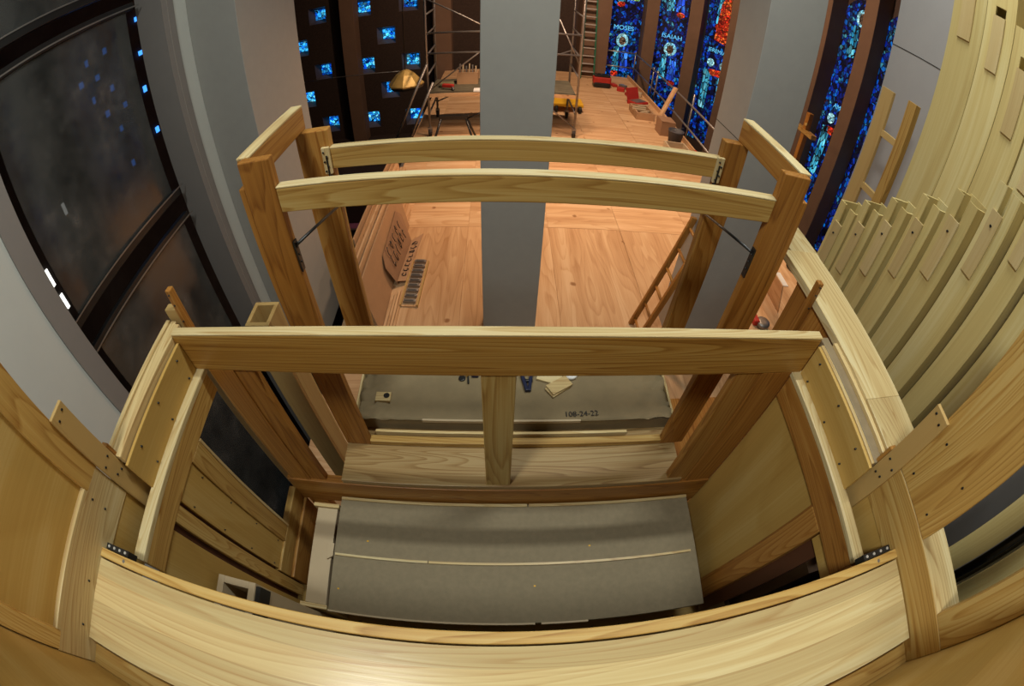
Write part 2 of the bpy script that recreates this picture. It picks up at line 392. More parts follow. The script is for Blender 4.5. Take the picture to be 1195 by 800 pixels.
B().box(2.165, 2.168, 3.58, 4.17, -1.303, -1.297).build('joint', DARK, pr)
wr = struct(B().box(2.72, 3.2, -2.5, 2.63, -7, 3.2).build('wall_right', plain('wall_grey', (.33, .315, .31), .7, noise=.05, scale=5)), 'grey wall behind the tall wooden pipes')
B().box(2.717, 2.7205, -2.5, 2.63, .222, .228).build('joint', DARK, wr)

# ------------------------------------------------------------------ smoked screens
def screen(z0, z1, label, top_bar, bot_bar):
    t = thing('dark_screen', label, 'screen', (-2.95, 2.2, z0), 'dark screens in the side opening')
    B().box(-2.955, -2.945, 1.50, 3.02, z0, z1).build('panel', SCREEN, t)
    if top_bar: 
        B().box(-2.97, -2.915, 1.40, 3.10, z1 - .02, z1 + .05).build('top_bar', BLACK, t, .006)
        B().box(-2.914, -2.908, 1.40, 3.16, z1 - .005, z1 + .008).build('bar_edge', STEEL, t)
    if bot_bar:
        B().box(-2.97, -2.915, 1.40, 3.10, z0 - .05, z0 + .02).build('bottom_bar', BLACK, t, .006)
        B().box(-2.914, -2.908, 1.40, 3.16, z0 + .018, z0 + .030).build('bar_edge', STEEL, t)
    return t
screen(.66, 2.8, 'dark see-through screen cut by the top of the photo, highest of the stack', False, True)
screen(-1.45, .42, 'large dark screen in the middle of the side opening', True, True)
screen(-5.6, -1.74, 'lowest dark screen, behind the wooden case side', True, False)

# ------------------------------------------------------------------ organ case
case = thing('organ_case', 'large ash organ case frame with a long rail across the front and a centre stile', 'organ case', (0, .5, -2.6))
bv = .004
B().box(-1.16, 1.14, .86, .896, -.953, -.945).build('lit_top_strip', ashp('x'), case, .002)  # paler strip paints the overhead light on the rail's top edge
B().box(-1.16, 1.14, .86, .896, -1.136, -.953).build('top_rail', wood('rail_ash', base=(.45, .235, .048), dark=(.23, .085, .010), light=(.53, .325, .09), axis='x', contour=26, cross=7.5, along=.34, streak=.7), case, bv)
B().box(-.053, .060, .866, .905, -2.0, -1.13).build('centre_stile', ash('z'), case, bv)
B().box(-1.1, 1.1, .853, .90, -2.30, -2.041).build('sill_rail', brown('x'), case, bv)
B().box(-1.08, -.955, .862, .90, -2.5, -1.137).build('corner_post', brown('z'), case, bv)
B().box(-.965, -.868, .868, .905, -2.3, -1.137).build('corner_post', brown('z'), case, bv)
B().box(.955, 1.10, .862, .90, -2.5, -1.137).build('corner_post', brown('z'), case, bv)
B().box(.845, .96, .868, .905, -2.3, -1.137).build('corner_post', brown('z'), case, bv)
for s, tone in ((-1, ash), (1, brown)):
    def sx(a, c): return (min(s * a, s * c), max(s * a, s * c))
    B().box(*sx(1.138, 1.152), .36, .858, -1.137, -.985).build('side_panel', ply('y'), case, .002)
    B().box(*sx(1.098, 1.15), .10, .87, -1.160, -1.135).build('ledge', ashp('y'), case, bv)
    B().box(*sx(1.10, 1.14), .10, .862, -1.262 if s < 0 else -1.285, -1.160).build('lower_rail', tone('y'), case, bv)
    B().box(*sx(1.118, 1.13), -.2, .268, -2.55 if s < 0 else -1.36, -1.262).build('inner_panel', ply('z'), case, .002)
    B().box(*sx(1.135, 1.16), .20, .42, -2.5, -1.26).build('backing_strip', plain('dark_red_wood', (.10, .035, .015), .6), case)
# left side, seen from inside
B().box(-1.14, -1.10, .535, .634, -2.165, -1.262).build('window_stile', ash('z'), case, bv)
B().box(-1.105, -1.096, .625, .636, -2.165, -1.262).build('stile_edge', ashp('z'), case)  # pale strip paints the light catching the stile's edge
B().box(-1.13, -1.112, .380, .535, -2.25, -1.262).build('inner_panel', ply('z'), case, .002)
B().box(-1.135, -1.103, .296, .362, -2.5, -1.262).build('side_strip', ash('z'), case, bv)
B().box(-1.14, -1.10, .37, .862, -2.30, -2.165).build('bottom_rail', ash('y'), case, bv)
B().box(-1.14, -1.085, .37, .862, -2.52, -2.305).build('bottom_rail', brown('y'), case, bv)
# cap boards
cb = B(); cb.box(-1.243, -1.222, .372, .945, -1.0, -.955).box(-1.220, -1.190, .372, .945, -1.0, -.962).box(-1.188, -1.158, .372, .925, -1.0, -.957)
cb.build('side_cap', ashp('y'), case, .003)
B().box(-1.24, -1.205, .372, .93, -1.14, -1.0).build('outer_board', ash('y'), case, bv)
B().box(-1.235, -1.172, .955, .99, -2.4, -.915).build('corner_board', popd('z'), case, bv)
B().box(1.232, 1.44, .598, 1.395, -.992, -.955).build('side_cap', ashp('y'), case, .002)
B().box(1.232, 1.44, .372, .5975, -.992, -.955).build('side_cap', ashp('y'), case, .002)
B().box(1.30, 1.472, 1.395, 1.66, -1.03, -.972).build('cap_extension', ashp('y'), case, .003)
B().box(1.40, 1.44, .372, 1.39, -1.14, -.993).build('outer_board', ash('y'), case, bv)
B().box(1.172, 1.214, .372, .90, -1.02, -.982).build('inner_strip', WALNUT, case, .003)
B().box(1.215, 1.238, .372, .86, -1.0, -.968).build('inner_strip', ashp('y'), case, .002)
B().box(1.153, 1.168, .372, .86, -1.01, -.980).build('edge_strip', ashp('y'), case, .002)
B().box(1.25, 1.272, .88, 1.235, -2.4, -.995).build('outer_panel', brown('z'), case, bv)
# right side, inside
B().box(1.10, 1.14, .272, .375, -2.5, -1.285).build('window_stile', brown('z'), case, bv)
B().box(1.115, 1.13, .386, .87, -2.5, -1.285).build('inner_panel', ply('z'), case, .002)
B().box(1.108, 1.13, .375, .384, -2.5, -1.285).build('panel_bead', brown('z'), case)
B().box(1.10, 1.14, .02, .10, -2.5, -1.16).build('rear_stile', brown('z'), case, bv)
B().box(1.10, 1.14, -.20, .0, -2.5, -1.05).build('rear_stile', brown('z'), case, bv)
B().box(-1.2, 1.2, -.3, .86, -2.62, -2.58).build('base_board', ply('x'), case)
screws([(-1.136, y, z) for y in (.45, .62, .80) for z in (-1.015, -1.115)], case)
screws([(1.136, y, z) for y in (.45, .62, .80) for z in (-1.015, -1.115)], case)
screws([(-1.11, y, z) for y in (.395, .52) for z in (-1.36, -1.6, -1.85, -2.1)], case, .003)

for s, y, lab in ((-1, .965, 'thin brown stick standing up beside the pale corner board, dark screen behind it'), (1, 1.085, 'thin brown stick rising over the wide pale cap board')):
    x = -1.157 if s < 0 else 1.216
    t = thing('wood_stick', lab, 'stick', (x, y, -2.4), 'sticks at the case corners')
    B().box(x - .014, x + .014, y - .014, y + .014, -2.4, -.82 if s < 0 else -.872).build('shaft', brown('z'), t, .004)
    screws([(x, y - .014, z) for z in ((-.84, -.89, -.97) if s < 0 else (-.89, -.93, -1.0))], t, .004, 'y')

# inner dark works beyond the right opening
t = thing('action_rods', 'dark action frame with two pale rods inside the case opening', 'rods', (1.3, .15, -2.55))
B().box(1.42, 1.45, -.35, .9, -2.55, -1.1).build('backboard', DARK, t)
B().box(1.22, 1.40, .16, .22, -2.3, -1.55).build('slat', plain('dim_brown', (.07, .035, .015), .6), t)
for yy in (.10, .235): B().tube((1.2, yy, -2.4), (1.2, yy, -1.35), .006).build('rod', SILVER, t)
B().box(1.14, 1.17, .09, .26, -2.55, -2.2).build('slat', plain('dim_grey_wood', (.16, .11, .07), .6), t)

# ------------------------------------------------------------------ wind chest with grey cover
ch = thing('wind_chest', 'low chest under a grey felt cover with pale battens, inside the case', 'chest', (.09, .5, -2.58))
B().box(-.83, 1.025, .213, .842, -2.235, -2.205).build('cover', FELT, ch, .003)
B().box(-.80, 1.0, .25, .82, -2.58, -2.236).build('body', brown('x'), ch)
B().box(-.825, .15, .828, .842, -2.205, -2.193).build('batten', ashp('x'), ch)
B().box(.16, 1.02, .828, .842, -2.205, -2.193).build('batten', ashp('x'), ch)
B().box(-.82, -.34, .512, .524, -2.205, -2.194).build('batten', ashp('x'), ch)
B().box(-.335, .99, .512, .524, -2.205, -2.194).build('batten', ashp('x'), ch)
B().box(-.83, .17, .205, .214, -2.23, -2.198).build('batten', PINK, ch)
B().box(.20, .42, .205, .214, -2.23, -2.198).build('batten', PINK, ch)
eb = B().box(-.972, -.855, .238, .782, -2.58, -2.236).build('end_board', PINK, ch, .003)
B().box(-.995, -.845, .784, .806, -2.58, -2.222).build('end_strip', ashp('x'), ch, .002)
B().box(-.995, -.845, .212, .236, -2.58, -2.222).build('end_strip', ashp('x'), ch, .002)
B().prism([(-.87, .49, -2.236), (-.84, .51, -2.236), (-.84, .58, -2.236), (-.875, .58, -2.236)], (0, 0, .018)).build('corner_block', PINK, ch)
B().box(-.75, .95, .16, .185, -2.50, -2.36).build('pull_rail', plain('dark_red_wood', (.10, .035, .015), .6), ch)
for k in range(12):
    x = -.70 + k * .145
    B().lathe((x, .17, -2.36), [(.006, 0), (.012, .012), (.020, .022), (.016, .036), (.004, .04)], 12).build('pull_knob', BLACK, ch)
for (x, y) in ((-.66, .605), (-.79, .33), (.17, .40), (.45, .60)):
    B().box(x, x + .010, y, y + .007, -2.205, -2.203).build('speck', YELLOW, ch)

# small open box at the left of the chest
t = thing('wooden_duct', 'small open square duct of pale wood standing in the dark gap beside the case side', 'duct', (-1.02, .13, -2.58))
x0, x1, y0, y1, zt = -1.085, -.905, .0, .198, -1.58
for a in ((x0, x0 + .03, y0, y1), (x1 - .03, x1, y0, y1), (x0 + .03, x1 - .03, y0, y0 + .03), (x0 + .03, x1 - .03, y1 - .03, y1)):
    B().box(a[0], a[1], a[2], a[3], -2.58, zt).build('duct_wall', PINK, t, .002)
B().box(x1, x1 + .02, y0 + .06, y1 - .01, zt - .10, zt - .01).build('black_strip', BLACK, t)

# ------------------------------------------------------------------ plank, paper-covered box and tower
pk = tag(B().box(-.772, .926, .858, 1.56, -2.04, -2.001).build('shelf_plank', wood('shelf_ash', base=(.34, .215, .085), dark=(.17, .08, .022), light=(.42, .295, .135), axis='x', contour=30, cross=8, along=.3, streak=.7, rough=.4), None, .003), 'wide pale ash plank lying behind the centre stile, tower frame standing on it', 'plank')
tw = thing('tower_frame', 'tall open ash tower frame of four posts with two cross rails', 'frame', (.1, 1.3, -2.0))
B().box(-.752, -.642, 1.07, 1.105, -2.0, -.457).build('post', brown('z'), tw, bv)
B().box(-.774, -.752, 1.072, 1.15, -2.0, -.545).build('post_edge', brown('z'), tw, .003)
B().box(.838, .945, 1.07, 1.105, -2.0, -.457).build('post', brown('z'), tw, bv)
B().box(.945, .969, 1.072, 1.15, -2.0, -.545).build('post_edge', brown('z'), tw, .003)
B().box(-.760, -.625, 1.50, 1.545, -2.0, -.555).build('post', brown('z'), tw, bv)
B().box(.845, .955, 1.50, 1.545, -2.0, -.555).build('post', brown('z'), tw, bv)
for x0, x1 in ((-.774, -.728), (.922, .969)): B().box(x0, x1, 1.106, 1.548, -.463, -.455).build('lit_top_strip', ashp('y'), tw, .002)  # light on the cap beam tops, put into a paler wood colour
B().box(-.774, -.728, 1.07 + .036, 1.548, -.555, -.463).build('cap_beam', brown('y'), tw, bv)
B().box(.922, .969, 1.07 + .036, 1.548, -.555, -.463).build('cap_beam', brown('y'), tw, bv)
B().box(-.642, .838, 1.07, 1.105, -.559, -.553).build('lit_top_strip', ashp('x'), tw, .002)  # lit top of the front cross rail, painted in pale ash
B().box(-.642, .838, 1.07, 1.105, -.642, -.559).build('cross_rail', ash('x'), tw, bv)
B().box(-.66, .862, 1.497, 1.533, -.636, -.630).build('lit_top_strip', ashp('x'), tw, .002)  # same painted light along the rear cross rail's top
B().box(-.66, .862, 1.497, 1.533, -.720, -.636).build('cross_rail', ash('x'), tw, bv)
B().box(-.642, .838, 1.07, 1.108, -2.0, -1.965).build('foot_rail', ash('x'), tw, .003)
for s, x in ((-1, -.655), (1, .823)):
    c = B().box(x, x + .03, 1.482, 1.497, -.735, -.622).build('cleat', ashp('z'), tw, .002)
    screws([(x + .008 + .012 * (k % 2), 1.48, -.64 - .02 * k) for k in range(5)], c, .0035, 'y')
def stay(xp, s):
    st = B().box(min(xp, xp + s * .006), max(xp, xp + s * .006), 1.072, 1.094, -.875, -.755).build('stay_plate', BLACK, tw)
    screws([(xp + s * .006, 1.083, z) for z in (-.78, -.81, -.84)], st, .004)
    B().tube((xp + s * .010, 1.083, -.77), (xp + s * .012, 1.50, -.885), .0055).build('stay_rod', BLACK, tw)
    B().box(min(xp, xp + s * .006), max(xp, xp + s * .006), 1.478, 1.498, -.80, -.655).build('stay_plate', BLACK, tw)
stay(-.640, 1); stay(.838, -1)

pb = thing('paper_covered_box', 'shallow box wrapped in wrinkled grey paper behind the tower foot rail', 'box', (.09, 1.32, -2.0))
B().box(-.71, .895, 1.17, 1.478, -2.0, -1.915).build('body', PAPER, pb)
g = B(); nx, ny = 60, 14; vv = []
rr = random.Random(3)
for j in range(ny + 1):
    row = []
    for i in range(nx + 1):
        u, v = i / nx, j / ny
        e = max(0, abs(u - .5) * 2 - .72) / .28
        h = (.005 + .034 * e) * (rr.random() - .5) * (1.2 if v < .35 or e > 0 else .35)
        row.append(g.bm.verts.new((-.715 + 1.615 * u, 1.163 + .318 * v, -1.903 + h)))
    vv.append(row)
for j in range(ny):
    for i in range(nx): g.bm.faces.new((vv[j][i], vv[j][i + 1], vv[j + 1][i + 1], vv[j + 1][i])).smooth = True
ps = g.build('paper_sheet', PAPER, pb)
ps.modifiers.new('thick', 'SOLIDIFY').thickness = .003
B().box(-.728, -.718, 1.165, 1.48, -2.0, -1.893).build('edge_strip', ashp('y'), pb)
B().box(.900, .912, 1.165, 1.48, -2.0, -1.893).build('edge_strip', ashp('y'), pb)
B().box(-.37, .41, 1.160, 1.170, -1.915, -1.896).build('batten', PINK, pb)
B().box(-.62, .66, 1.128, 1.142, -1.995, -1.965).build('batten', ashp('x'), pb)
letters('lettering', '108-24-22', BLACK, pb, (.418, 1.187, -1.893), (0, 0, math.radians(2)), .042)
def small(name, label, cat, base, group=None): return thing(name, label, cat, base, group)
zt = -1.897
t = small('wood_block', 'pale block with a dark round hole, on the wrinkled paper', 'block', (-.58, 1.285, zt))
B().box(-.625, -.545, 1.26, 1.315, zt, zt + .018).build('body', ashp('x'), t, .002)
B().lathe((-.567, 1.292, zt + .017), [(.016, 0), (.016, .003)], 20).build('hole', BLACK, t)
rotb = lambda a, x, y: Matrix.Translation((x, y, 0)) @ Matrix.Rotation(a, 4, 'Z')
for k, (x, y, a, lab) in enumerate(((.27, 1.425, -.35, 'flat pale offcut lying behind the stacked pair of offcuts'), (.312, 1.36, .62, 'lower of two stacked pale offcuts on the grey paper'), (.316, 1.364, .55, 'upper of two stacked pale offcuts on the grey paper'))):
    z = zt + (.014 if k == 2 else 0)
    o = B().box(-.062, .062, -.034, .034, z, z + .013, rotb(a, x, y)).build('wood_offcut', ashp('x'), None, .002)
    tag(o, lab, 'wood offcut', 'offcuts on the grey paper')
o = B().lathe((.385, 1.445, zt), [(.020, 0), (.036, 0), (.036, .022), (.020, .022), (.018, .02)], 24).build('tape_roll', WHITEP, None)
tag(o, 'small white roll of tape beside the pale offcuts', 'tape roll')
t = small('spring_clamp', 'dark blue spring clamp lying on the grey paper', 'clamp', (.15, 1.39, zt))
B().bar((.125, 1.44, zt + .012), (.150, 1.335, zt + .012), .018, .02).build('jaw', BLUEP, t, .003)
B().bar((.175, 1.44, zt + .012), (.160, 1.335, zt + .012), .018, .02).build('jaw', BLUEP, t, .003)
B().tube((.13, 1.40, zt + .012), (.18, 1.40, zt + .012), .009).build('pivot', BLACK, t)
t = small('utility_cutter', 'small cutter with a yellow and blue grip on the grey paper', 'cutter', (-.155, 1.41, zt))
B().bar((-.155, 1.44, zt + .006), (-.150, 1.385, zt + .006), .008, .008).build('blade', BLACK, t)
B().bar((-.165, 1.475, zt + .008), (-.156, 1.43, zt + .008), .012, .012).build('grip', YELLOW, t, .002)
B().lathe((-.185, 1.42, zt), [(.012, 0), (.018, 0), (.018, .006), (.012, .006)], 16).build('finger_ring', BLACK, t)
B().box(-.135, -.10, 1.425, 1.47, zt, zt + .02).build('handle', BLUEP, t, .004)

# ------------------------------------------------------------------ walkboard and passage sides
wb = thing('walkboard', 'wide pale ash board at the bottom edge with a raised lip, highlights on it', 'board', (0, -.08, -1.06))
WBM = (wood('walkboard_ash', base=(.60, .465, .225), dark=(.44, .27, .105), light=(.66, .55, .30), axis='x', contour=20, cross=7.5, along=.42, streak=.55, rough=.28, var=.10))
for a, c in ((-.235, -.172), (-.172, -.098), (-.098, -.012), (-.012, .044)):
    B().box(-1.205, 1.190, a, c, -1.058, -1.030).build('stave', WBM, wb)
B().box(-1.212, 1.200, .049, .080, -1.075, -1.026).build('lip', ash('x'), wb, .003)
for s in (-1, 1):
    x0, x1 = (-1.20, -1.085) if s < 0 else (1.055, 1.19)
    a = B().box(x0, x1, .084, .104, -1.09, -1.045).build('angle_bracket', BLACK, wb)
    for k in range(4):
        x = x0 + .015 + k * (x1 - x0 - .03) / 3
        B().tube((x, .094, -1.046), (x, .094, -1.042), .005, 8).build('screw', SILVER, a)
    B().lathe((s * 1.10 + (.02 if s < 0 else 0), .065, -1.027), [(.006, 0), (.006, .002)], 12).build('screw_plug', STEEL, wb)

pl = thing('passage_bulkhead', 'plywood panelled passage side framed in ash beside the white wall', 'panel', (-1.22, 0, -1.2))
B().box(-1.238, -1.224, -.26, .22, -.9, -.28).build('plywood', ply('y'), pl)
B().box(-1.245, -1.20, .212, .305, -.905, -.28).build('stile', ash('z'), pl, bv)
B().box(-1.245, -1.20, -.315, -.25, -.905, -.28).build('stile', ash('z'), pl, bv)
B().box(-1.245, -1.20, -.318, .300, -1.075, -.900).build('rail', ashp('y'), pl, bv)
B().box(-1.225, -1.200, -.25, .212, -.902, -.885).build('moulding', ashp('y'), pl, .002)
B().box(-1.225, -1.207, .04, .372, -1.26, -1.0).build('lower_plywood', ply('z'), pl, .002)
screws([(-1.2, y, -.995) for y in (-.2, -.05, .2)] + [(-1.2, .2, -.93)], pl)
pf = thing('passage_bulkhead', 'framed passage side left open to the wooden pipes, big ash plank above', 'frame', (1.22, 0, -1.2))
B().box(1.20, 1.245,   .055, .318, -.907, -.06).build('plank', ash('z'), pf, bv)
B().box(1.20, 1.245, -.318, -.195, -.910, -.06).build('stile', ash('z'), pf, bv)
B().box(1.20, 1.345, -.318, .30, -1.085, -.907).build('sill', ashp('y'), pf, bv)
B().box(1.196, 1.2, -.318, .300, -1.085, -.909).build('sill_facing', ash('y'), pf, .001)
B().box(1.200, 1.225, .04, .372, -1.26, -1.086).build('lower_plywood', ply('z'), pf, .002)
screws([(1.2, y, z) for y in (.12, .26) for z in (-.86, -.70)], pf)
for s, lab in ((-1, 'loose tan board nailed upright over the panel corner beside the white wall'), (1, 'loose tan board nailed upright where the wide cap board ends, wooden pipes behind')):
    t = thing('nailed_board', lab, 'board', (s * 1.19, .335, -1.25), 'loose boards at the passage corners')
    def sx(a, c): return (min(s * a, s * c), max(s * a, s * c))
    B().box(*sx(1.182, 1.199), .300, .371, -1.26, -.662).build('plank', popd('z'), t, .002)
    B().box(*sx(1.185, 1.215), .373, .386, -1.26, -.905).build('edge_strip', brown('z'), t)
    screws([(s * 1.182, y, z) for (y, z) in ((.32, -.69), (.352, -.68), (.315, -.93), (.35, -.92), (.325, -.99), (.35, -1.0))], t, .004)
bp = thing('end_panel', 'plywood end panel across the bottom corners of the photo', 'panel', (0, -.33, -1.25))
B().box(-1.25, 1.25, -.345, -.32, -1.25, -.28).build('plywood', ply('x'), bp)
B().box(-1.2, 1.2, -.32, -.245, -1.10, -1.062).build('ledger', ash('x'), bp, bv)

# ------------------------------------------------------------------ wooden organ pipes
def pipe(y0, y1, zt, x, dep, label, zb=-3.55, slot=True, group='square wooden pipes in the outer row', col=pop):
    t = thing('wooden_pipe', label, 'organ pipe', (x + dep / 2, (y0 + y1) / 2, zb), group)
    w = .011; W = y1 - y0
    # mouth slot near the top of the front wall
    sa, sb = y1 - W * .36, y1 - W * .62; sd = .13
    f = B()
    f.box(x, x + w, y0, y1, zb, zt - sd)
    f.box(x, x + w, sa, y1, zt - sd, zt).box(x, x + w, y0, sb, zt - sd, zt)
    bmesh.ops.remove_doubles(f.bm, verts=f.bm.verts[:], dist=1e-5)
    f.build('pipe_front', col('z'), t)
    B().box(x + w, x + dep - w, y1 - w, y1, zb, zt).build('pipe_side', col('z'), t)
    B().box(x + w, x + dep - w, y0, y0 + w, zb, zt).build('pipe_side', col('z'), t)
    B().box(x + dep - w, x + dep, y0, y1, zb, zt + .01).build('pipe_rear', col('z'), t)
    if slot:
        sl = B().box(x - .011, x - .0005, y0 + W * .34, y1 - W * .20, zt - sd - .30, zt - sd + .012).build('tuning_slide', slidem('z'), t, .001)
        screws([(x - .012, (y0 + y1) / 2 + W * .08, zt - sd - .055)], sl, .006)
    return t
ORD = ['first', 'second', 'third', 'fourth', 'fifth', 'sixth', 'seventh', 'eighth', 'ninth', 'tenth']
ROW = [(1.597, 1.742, -.81), (1.445, 1.580, -.70), (1.287, 1.418, -.57), (1.120, 1.252, -.43), (.942, 1.088, -.284), (.765, .900, -.106), (.598, .722, .10), (.42, .560, .32), (.24, .39, .55), (.05, .20, .7), (-.128, -.018, .8), (-.318, -.203, .9)]
for k, (y0, y1, zt_) in enumerate(ROW[:8]):
    lab = '%s open topped square pipe in the row, counted from the lowest beside the tower frame' % ORD[k]
    pipe(y0, y1, zt_, 1.8, .15, lab)
pipe(*ROW[10], 1.8, .13, 'square wooden pipe seen through the frame opening, above the black tube', slot=False)
pipe(*ROW[11], 1.8, .13, 'square wooden pipe seen through the frame opening, below the black tube', slot=False)
tag(B().tube((1.86, -.166, -3.55), (1.86, -.166, .6), .030, 20).build('metal_tube', plain('black_gloss', (.012, .012, .014), .15, spec=.6), None), 'glossy black tube between two wooden pipes in the frame opening', 'tube')
def bigpipe(y0, y1, zt_, lab, tb, hole, x=2.3):
    t = thing('tall_wooden_pipe', lab, 'organ pipe', (x + .12, (y0 + y1) / 2, -3.55), 'tall wooden pipes against the grey wall')
    w = .014; W = y1 - y0; ya, yb = y1 - W * .30, y1 - W * .66
    f = B()
    f.box(x, x + w, y0, y1, -3.55, hole[0]).box(x, x + w, ya, y1, hole[0], hole[1]).box(x, x + w, y0, yb, hole[0], hole[1])
    if hole[1] < zt_: f.box(x, x + w, y0, y1, hole[1], zt_)
    bmesh.ops.remove_doubles(f.bm, verts=f.bm.verts[:], dist=1e-5)
    f.build('pipe_front', pop('z'), t)
    B().box(x + w, x + .24, y1 - w, y1, -3.55, zt_).build('pipe_side', pop('z'), t)
    B().box(x + w, x + .24, y0, y0 + w, -3.55, zt_).build('pipe_side', pop('z'), t)
    B().box(x + .24, x + .255, y0, y1, -3.55, zt_ + .01).build('pipe_rear', pop('z'), t)
    B().box(x - .013, x - .0005, yb - .004, ya + .004, tb, hole[0] + .02).build('tuning_slide', slidem('z'), t, .001)
    return t
bigpipe(1.532, 1.78, 1.9, 'tall wooden pipe standing at the bare grey wall edge, first of its row', .455, (1.0, 1.12))
bigpipe(1.318, 1.528, 1.6, 'tall wooden pipe with one dark square hole near the top of the photo', .358, (.69, .775))
bigpipe(1.105, 1.312, .72, 'tall wooden pipe whose open top ends below its neighbours', .087, (.46, .555))
bigpipe(.88, 1.092, 1.0, 'tall wooden pipe at the edge of the photo, half hidden by the open topped row', -.1, (.2, .3))
bigpipe(.66, .87, 1.2, 'tall wooden pipe hidden almost wholly by the open topped row', 0, (.3, .4))
tag(B().box(2.565, 2.70, 1.12, 1.30, -3.55, 1.05).build('spare_pipe', popd('z'), None, .003), 'tan pipe standing behind the tall pipe with the low top', 'organ pipe')
pc = thing('pipe_rack_base', 'dark chest carrying the wooden pipes', 'chest', (2.1, .6, -4.15))
B().box(1.55, 2.66, -.6, 2.4, -3.75, -3.551).build('toe_board', brown('y'), pc, .004)
B().box(1.6, 2.62, -.55, 2.35, -4.15, -3.75).build('body', plain('dark_base', (.05, .03, .02), .8), pc)
rk = thing('pipe_support_ladder', 'short wooden ladder-like pipe support in front of the grey wall', 'rack', (2.3, 2.0, -3.55))
B().box(2.28, 2.305, 2.085, 2.195, -3.55, -.125).build('upright', popd('z'), rk, .002)
B().box(2.28, 2.33, 1.868, 1.945, -3.55, -.11).build('upright', ash('z'), rk, .002)
for z in (-.40, -.80, -1.2): B().box(2.282, 2.315, 1.945, 2.086, z - .045, z).build('rung', popd('y'), rk, .002)

# open wooden pipe standing behind the left of the tower
t = thing('square_trunk', 'tall square wooden trunk with an open top between the dark screens and the tower', 'organ pipe', (-1.31, 1.6, -4.15))
x0, x1, y0, y1 = -1.375, -1.215, 1.5, 1.68; w = .024
B().box(x0, x1, y0, y0 + w, -4.15, -1.575).build('trunk_front', popd('z'), t, .002)
B().box(x0, x1, y1 - w, y1, -4.15, -1.575).build('trunk_rear', popd('z'), t, .002)
B().box(x0, x0 + w, y0 + w, y1 - w, -4.15, -1.575).build('trunk_side', popd('z'), t, .002)
B().box(x1 - w, x1, y0 + w, y1 - w, -4.15, -1.575).build('trunk_side', popd('z'), t, .002)

# ------------------------------------------------------------------ things on the deck
D = -4.15
def lean(x0, y0, y1, h, dx, th, name, mat, label, cat, group=None):
    o = B().prism([(x0, y0, D), (x0, y1, D), (x0 - dx, y1, D + h), (x0 - dx, y0, D + h)], (-th, 0, 0)).build(name, mat, None, .003)
    return tag(o, label, cat, group)
lean(-1.47, 3.80, 6.20, .78, .13, .02, 'fibreboard_sheet', MDF, 'brown fibreboard sheet leaning at the deck edge, cardboard against it', 'board', 'sheets leaning along the deck edge')
lean(-1.52, 3.95, 6.7, .82, .14, .022, 'plywood_sheet', deckm('y'), 'plywood sheet leaning just behind the brown fibreboard sheet', 'board', 'sheets leaning along the deck edge')
lean(-1.60, 4.3, 7.0, .80, .15, .03, 'plywood_sheet', deckm('y'), 'thicker plywood sheet, third of the stack leaning at the deck edge', 'board', 'sheets leaning along the deck edge')
lean(-1.68, 4.1, 7.2, .84, .12, .02, 'plywood_sheet', deckm('y'), 'thin plywood sheet standing behind the thicker one in the leaning stack', 'board', 'sheets leaning along the deck edge')
lean(-1.75, 4.6, 7.4, .90, .10, .02, 'plywood_sheet', MDF, 'brown sheet standing last and tallest in the leaning stack', 'board', 'sheets leaning along the deck edge')
for k, x in enumerate((-1.90, -1.955)):
    tag(B().bar((x, 4.4, -4.095), (x, 8.2, -4.095), .05, .14).build('long_plank', deckm('y')), ('long plank lying beyond the leaning sheets' if k else 'long plank lying tight behind the leaning sheets'), 'plank', 'planks past the deck edge')
tag(B().bar((-2.015, 4.6, -4.14), (-2.015, 9.0, -4.14), .05, .05).build('steel_rail', STEEL), 'thin grey steel tube running past the deck edge', 'tube')
for k in range(4):
    t = thing('pew', 'dark pew with a purple cushion below the deck edge, %s from the near end' % ORD[k], 'pew', (-3.2, 4.6 + k * 1.1, -7.0), 'pews below the deck')
    y = 4.6 + k * 1.1
    B().box(-4.4, -2.15, y, y + .45, -5.6, -5.5).build('seat', plain('dark_oak', (.05, .03, .025), .6), t)
    B().box(-4.35, -2.18, y + .02, y + .43, -5.5, -5.42).build('cushion', PURPLE, t, .02)
    B().box(-4.4, -2.15, y + .45, y + .52, -7.0, -4.9).build('backrest', plain('dark_oak', (.05, .03, .025), .6), t)
    for a in (-4.4, -2.25): B().box(a, a + .1, y, y + .45, -7, -5.6).build('seat_end', plain('dark_oak', (.05, .03, .025), .6), t)
cbd = thing('cardboard_sheet', 'folded cardboard with pencilled handwriting, propped on the brown fibreboard', 'cardboard', (-1.36, 5.3, D))
B().prism([(-1.40, 4.70, D + .03), (-1.36, 5.72, D + .03), (-1.535, 6.00, D + .36), (-1.555, 5.75, D + .58), (-1.545, 4.72, D + .52), (-1.50, 4.60, D + .40)], (.006, 0, .003)).build('upper_flap', CARD, cbd)
B().prism([(-1.395, 4.70, D + .085), (-1.285, 4.74, D + .055), (-1.20, 5.95, D + .01), (-1.355, 5.72, D + .035)], (0, 0, .006)).build('lower_flap', plain('cardboard_inner', (.40, .235, .13), .8, noise=.1), cbd)
rr = random.Random(11)
def up(u, v): return Vector((-1.375, 4.75, D + .045)).lerp(Vector((-1.345, 5.72, D + .045)), u) + (Vector((-.155, .02, .50)) * v) + Vector((.012, 0, .006))
def dn(u, v): return Vector((-1.372, 4.74, D + .088)).lerp(Vector((-1.335, 5.75, D + .045)), u) + (Vector((.085, .03, -.03)).lerp(Vector((.13, .1, -.025)), u) * v) + Vector((0, 0, .012))
